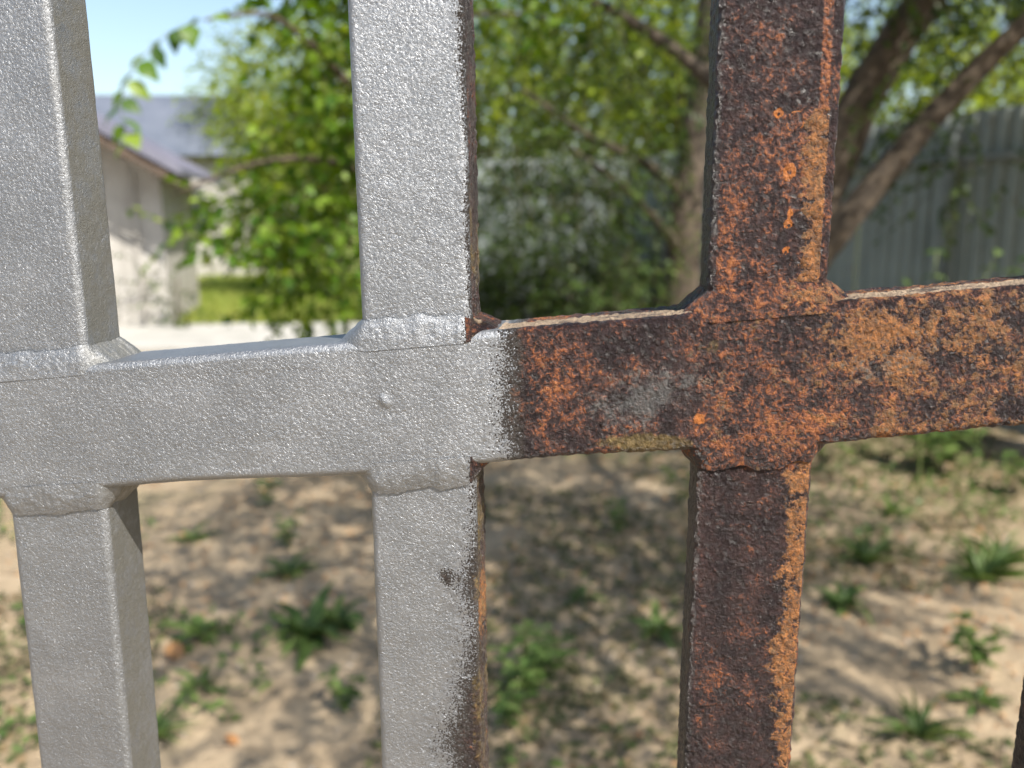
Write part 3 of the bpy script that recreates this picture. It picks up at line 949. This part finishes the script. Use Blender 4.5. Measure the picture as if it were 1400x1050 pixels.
e = Vector((.36, -.76, 1.90)); r_ = Vector((-1.7, -.76, 3.09))
mb.prism([e, r_, r_ + Vector((0, 0, .09)), e + Vector((0, 0, .09))], (0, .03, 0)); mb.build('barge_board', WOOD, shed)
for k, (x_, w_) in enumerate(((-.35, .07), (-.8, .09), (-1.35, .07))):
    mb = MB(); mb.box((x_, -.02, 1.05), (w_, .05, 2.1)); mb.build('batten', WHITE, shed)

house = thing('house', 'distant house with a blue grey hipped roof behind the shed', 'house', (-10.2, 26.0, 0), math.radians(4))
mb = MB(); mb.box((0, 0, 1.55), (6.4, 6.0, 3.1)); mb.build('wall', WHITE, house)
mb = MB()
a = [(-3.6, -3.4, 3.05), (3.6, -3.4, 3.05), (3.6, 3.4, 3.05), (-3.6, 3.4, 3.05), (-2.6, 0, 4.95), (2.3, 0, 4.95)]
mb.add(a, [(3, 2, 1, 0), (0, 1, 5, 4), (1, 2, 5), (2, 3, 4, 5), (3, 0, 4)]); mb.build('roof', BLUE, house)
GLASS = simple_mat('window_glass', (.03, .035, .04), (.05, .055, .06), 3.0, .1)
for x_ in (-1.6, 1.5):
    w = MB(); w.box((x_, -3.02, 1.7), (1.3, .08, 1.3)); wf = w.build('window', WHITE, house)
    p = MB(); p.box((x_, -3.07, 1.7), (1.1, .03, 1.1)); p.build('pane', GLASS, wf)

# ------------------------------------------------------------------ weeds, litter, grass
OV = leaf_mesh('weed_leaf', LEAF_WEED, .8, .15)
LV = leaf_mesh('weed_leaf', LEAF_WEED, .42, .45)
GV = leaf_mesh('weed_leaf', LEAF_WEED, .16, .5)
def gz(x, y):
    P = np.array([[x, y, 0.]])
    return float((fbm(P * 1.3, 3, 3)[0] - .5) * .07 + (fbm(P * 5, 9, 2)[0] - .5) * .035)

def place_leaf(root, me, p, d, n, s):
    Rm = rot_from(np.array([d], float), np.array([n], float))[0]
    o = bpy.data.objects.new('leaf', me)
    m4 = Matrix.Identity(4)
    for a in range(3):
        for b in range(3): m4[a][b] = Rm[a][b] * s
        m4[a][3] = p[a]
    link(o, root); o.matrix_local = m4

def weed(kind, x, y, s, n, label, group='weeds on the bare ground'):
    s *= 1.12; n = int(n * 1.6)
    root = thing('weed', label, 'weed', (x, y, gz(x, y) - .005), random.random() * 6, group)
    if kind == 'rosette':
        for k in range(n):
            a = k * 2.4 + random.random() * .5; el = .15 + .95 * (k / n) + random.uniform(-.2, .25)
            d = (math.cos(a) * math.cos(el), math.sin(a) * math.cos(el), math.sin(el))
            nn = (-math.cos(a) * math.sin(el), -math.sin(a) * math.sin(el), math.cos(el))
            nn = (nn[0] + random.uniform(-.4, .4), nn[1] + random.uniform(-.4, .4), nn[2])
            place_leaf(root, LV if k % 3 else OV, (d[0] * .02, d[1] * .02, .01), d, nn, s * random.uniform(.45, 1.15) * (1 if k % 3 else .6))
    elif kind == 'tuft':
        for k in range(n):
            a = random.random() * 6.28; el = random.uniform(.7, 1.35)
            d = (math.cos(a) * math.cos(el), math.sin(a) * math.cos(el), math.sin(el))
            nn = (-math.cos(a) * math.sin(el), -math.sin(a) * math.sin(el), math.cos(el))
            place_leaf(root, GV, (d[0] * .02, d[1] * .02, 0), d, nn, s * random.uniform(.7, 1.2))
    else:                                   # branched stems with small leaves
        stems = max(2, n // 9); mb = MB(); left = n
        for q in range(stems):
            a = q * 6.28 / stems + random.random(); lean = random.uniform(.15, .65)
            pts = [Vector((0, 0, 0))]
            for k in range(6):
                pts.append(pts[-1] + Vector((math.cos(a) * lean, math.sin(a) * lean, 1)).normalized() * s / 6 * random.uniform(.8, 1.2)); lean *= 1.12; a += random.uniform(-.25, .25)
            mb.tube(pts, [.0028 * (1 - .1 * k) for k in range(7)], 5)
            for k in range(n // stems):
                t = 1 + 5 * (k + 1) / (n // stems + 1); i = int(t); p = pts[i].lerp(pts[min(i + 1, 6)], t - i)
                b = k * 2.4 + q; d = (math.cos(b), math.sin(b), random.uniform(.0, .6))
                place_leaf(root, OV, p, d, (-d[0] * .4 + random.uniform(-.3, .3), -d[1] * .4, 1), s * random.uniform(.20, .34))
        mb.build('stem', STEM, root, True)
    return root

W = [
    ('rosette', -.74, 2.92, .17, 16, 'broad rosette weed with strappy leaves between the two silver bars'),
    ('rosette', -.66, 3.02, .13, 10, 'smaller rosette weed just behind the broad strappy one'),
    ('rosette', -1.14, 2.95, .11, 10, 'low rosette weed beside the orange dry leaf'),
    ('bushy', -.53, 2.46, .13, 18, 'leafy young weed at the lower edge of the second silver bar'),
    ('bushy', .06, 2.52, .20, 40, 'large bright bushy weed just beyond the second silver bar'),
    ('bushy', -.02, 2.36, .14, 24, 'bushy weed in front of the large bright one'),
    ('bushy', .10, 2.70, .14, 20, 'pale bushy weed behind the large bright one'),
    ('bushy', .50, 3.95, .17, 22, 'dark weed in shade beyond the middle of the rail'),
    ('bushy', .87, 4.35, .20, 24, 'pale sunlit weed next to the left side of the rusty bar'),
    ('rosette', .53, 2.95, .12, 12, 'weed in shade close to the left edge of the lower rusty bar'),
    ('rosette', .28, 3.25, .09, 9, 'small flat weed on shaded soil between the silver bar and the rusty bar'),
    ('rosette', -1.50, 3.85, .10, 10, 'small grey green weed against the lower left silver bar'),
    ('bushy', -1.28, 4.35, .18, 22, 'upright dark weed under the silver rail'),
    ('bushy', -1.02, 3.75, .16, 20, 'shaded weed in the middle of the gap between silver bars'),
    ('rosette', -.95, 3.45, .12, 11, 'bright rosette weed on shaded soil between the silver bars'),
    ('rosette', -1.02, 2.60, .09, 9, 'small dull weed in front of the orange dry leaf'),
    ('tuft', -1.08, 2.32, .10, 16, 'pale grass tuft at the bottom of the gap between silver bars'),
    ('bushy', 2.50, 4.95, .34, 46, 'large fresh green weed under the rusty rail at the edge of the fence shadow'),
    ('bushy', 2.75, 4.55, .22, 24, 'trailing weed at the front of the fence shadow'),
    ('bushy', 1.55, 2.66, .20, 22, 'broad leaved weed on bare soil next to the last rusty bar'),
    ('rosette', 1.46, 2.50, .10, 8, 'small weed at the foot of the broad leaved one'),
    ('tuft', 1.17, 2.28, .11, 18, 'single grass tuft on bare soil at the bottom of the rusty side'),
    ('rosette', 1.30, 3.18, .12, 12, 'shaded weed close to the right edge of the lower rusty bar'),
    ('tuft', 1.96, 3.42, .17, 26, 'yellow green grass tuft on sunny soil'),
    ('tuft', 2.12, 3.58, .15, 20, 'thin grass tuft behind the yellow green one'),
    ('bushy', 1.62, 4.2, .14, 16, 'small weed in the shade band behind the lower rusty bar'),
    ('rosette', 1.95, 4.25, .11, 10, 'flat weed on the sunlit strip under the rusty rail'),
    ('tuft', 1.55, 3.6, .14, 18, 'thin pale grass tuft on the edge of the shade band'),
]
for w in W: weed(*w)

sap = thing('sapling', 'thin sapling with a few bright round leaves in front of the grey sheet fence', 'sapling', (2.15, 4.4, 0))
mb = MB()
tips = []
for a, b in (((0, 0, 0), (-.02, 0, 1.32)), ((0, 0, .4), (.32, .05, 1.32)), ((0, 0, .5), (-.16, 0, 1.18)), ((0, 0, .6), (.5, .1, 1.28))):
    pts = smooth_path([a, ((a[0] + b[0]) / 2 - .03, b[1] / 2, (a[2] + b[2]) / 2 + .04), b], 5)
    mb.tube(pts, [.007 * (1 - .06 * k) for k in range(len(pts))], 6); tips.append(pts)
mb.build('stem', STEM, sap, True)
SAPL = leaf_mesh('sapling_leaf', LEAF_WEED, 1.0, .1)
for pts in tips:
    for k in range(4, len(pts), 1):
        for _ in range(2):
            a = random.random() * 6.28
            place_leaf(sap, SAPL, pts[k], (math.cos(a), math.sin(a), -.2), (.3, -.5, .8), random.uniform(.05, .075))

DRY = leaf_mesh('fallen_leaf', LEAF_DRY, 1.1, -.25)
DL = [(-1.165, 2.76, .085, .4, 'large orange dry leaf lying on the soil beside the lower left silver bar'),
      (-1.06, 2.72, .05, 2.2, 'small pinkish dry leaf beside the large orange one'),
      (-.80, 2.28, .05, 1.1, 'brown dry leaf at the bottom of the gap between silver bars'),
      (.62, 2.45, .05, 3.1, 'tan dry leaf on the sunny soil by the lower rusty bar'),
      (2.40, 4.72, .06, 4.0, 'pinkish dry leaf below the large fresh green weed')]
for x, y, s, a, lab in DL:
    o = bpy.data.objects.new('fallen_leaf', DRY); link(o)
    o.location = (x, y, gz(x, y) + .012); o.scale = (s, s, s); o.rotation_euler = (.25, .15, a)
    tag(o, lab, 'leaf', 'dry leaves on the soil')

# ground cover: tiny leaves and litter nobody could count
def scatter(name, n, xr, yr, size, mat, thresh, seed, lift=.0, lite=True):
    P = np.stack([rng.uniform(*xr, n), rng.uniform(*yr, n), np.zeros(n)], 1)
    P = P[fbm(P * 1.1, seed, 3) > thresh]
    z = (fbm(P * 1.3, 3, 3) - .5) * .07 + (fbm(P * 5, 9, 2) - .5) * .035
    P[:, 2] = np.where(P[:, 1] < 9, z, 0) + lift * rng.random(len(P))
    a = rng.uniform(0, 6.28, len(P))
    d = np.stack([np.cos(a), np.sin(a), rng.uniform(-.05, .7, len(P))], 1)
    nn = np.stack([rng.normal(size=len(P)) * .4, rng.normal(size=len(P)) * .4, np.ones(len(P))], 1)
    o = obj(name, leaves_mesh(name, P, rot_from(d, nn), size * rng.uniform(.5, 1.3, len(P)), mat, lite))
    tag(o, kind='stuff')
scatter('ground_cover', 60000, (-3.2, 4.4), (1.9, 9.0), .034, LEAF_COVER, .535, 91, .02)
scatter('low_weeds', 26000, (-3.2, 4.4), (1.9, 9.0), .040, LEAF_WEED, .585, 131, .05)
scatter('leaf_litter', 9000, (-3.2, 4.4), (1.9, 8.5), .026, LEAF_DRY, .48, 95, .006)

def blades(name, n, xr, yr, h, mat):
    P = np.stack([rng.uniform(*xr, n), rng.uniform(*yr, n), np.full(n, -.01)], 1)
    a = rng.uniform(0, 6.28, n); w = .012
    sd = np.stack([np.cos(a), np.sin(a), 0 * a], 1) * w
    lean = np.stack([rng.normal(size=n) * .35, rng.normal(size=n) * .35, np.ones(n)], 1) * (h * rng.uniform(.5, 1.2, n))[:, None]
    V = np.stack([P - sd, P + sd, P + lean], 1).reshape(-1, 3)
    me = mesh_np(name, V, np.arange(3 * n).reshape(-1, 3), mat)
    at = me.attributes.new('leaf_rand', 'FLOAT', 'POINT'); at.data.foreach_set('value', np.repeat(rng.random(n), 3).astype(np.float32))
    tag(obj(name, me), kind='stuff')
def pebbles(n):
    P = np.stack([rng.uniform(-3, 4.2, n), rng.uniform(1.9, 7.5, n), np.zeros(n)], 1)
    P[:, 2] = (fbm(P * 1.3, 3, 3) - .5) * .07 + (fbm(P * 5, 9, 2) - .5) * .035
    V0 = np.array([(1, 0, 0), (0, 1, 0), (-1, 0, 0), (0, -1, 0), (.1, .1, .7), (0, 0, -.5)], float)
    F0 = np.array([(0, 1, 4), (1, 2, 4), (2, 3, 4), (3, 0, 4), (1, 0, 5), (2, 1, 5), (3, 2, 5), (0, 3, 5)])
    s_ = rng.uniform(.004, .016, n) ** 1.0
    V = V0[None] * rng.uniform(.6, 1.3, (n, 6, 1)) * s_[:, None, None] + P[:, None, :]
    me = mesh_np('pebbles', V.reshape(-1, 3), (F0[None] + (np.arange(n) * 6)[:, None, None]).reshape(-1, 3), simple_mat('pebble', (.22, .18, .14), (.42, .36, .29), 8.0, .9), True)
    tag(obj('pebbles', me), kind='stuff')
pebbles(2500)
blades('lawn_grass', 40000, (-7.5, 1.5), (12.15, 22.0), .16, GRASS)
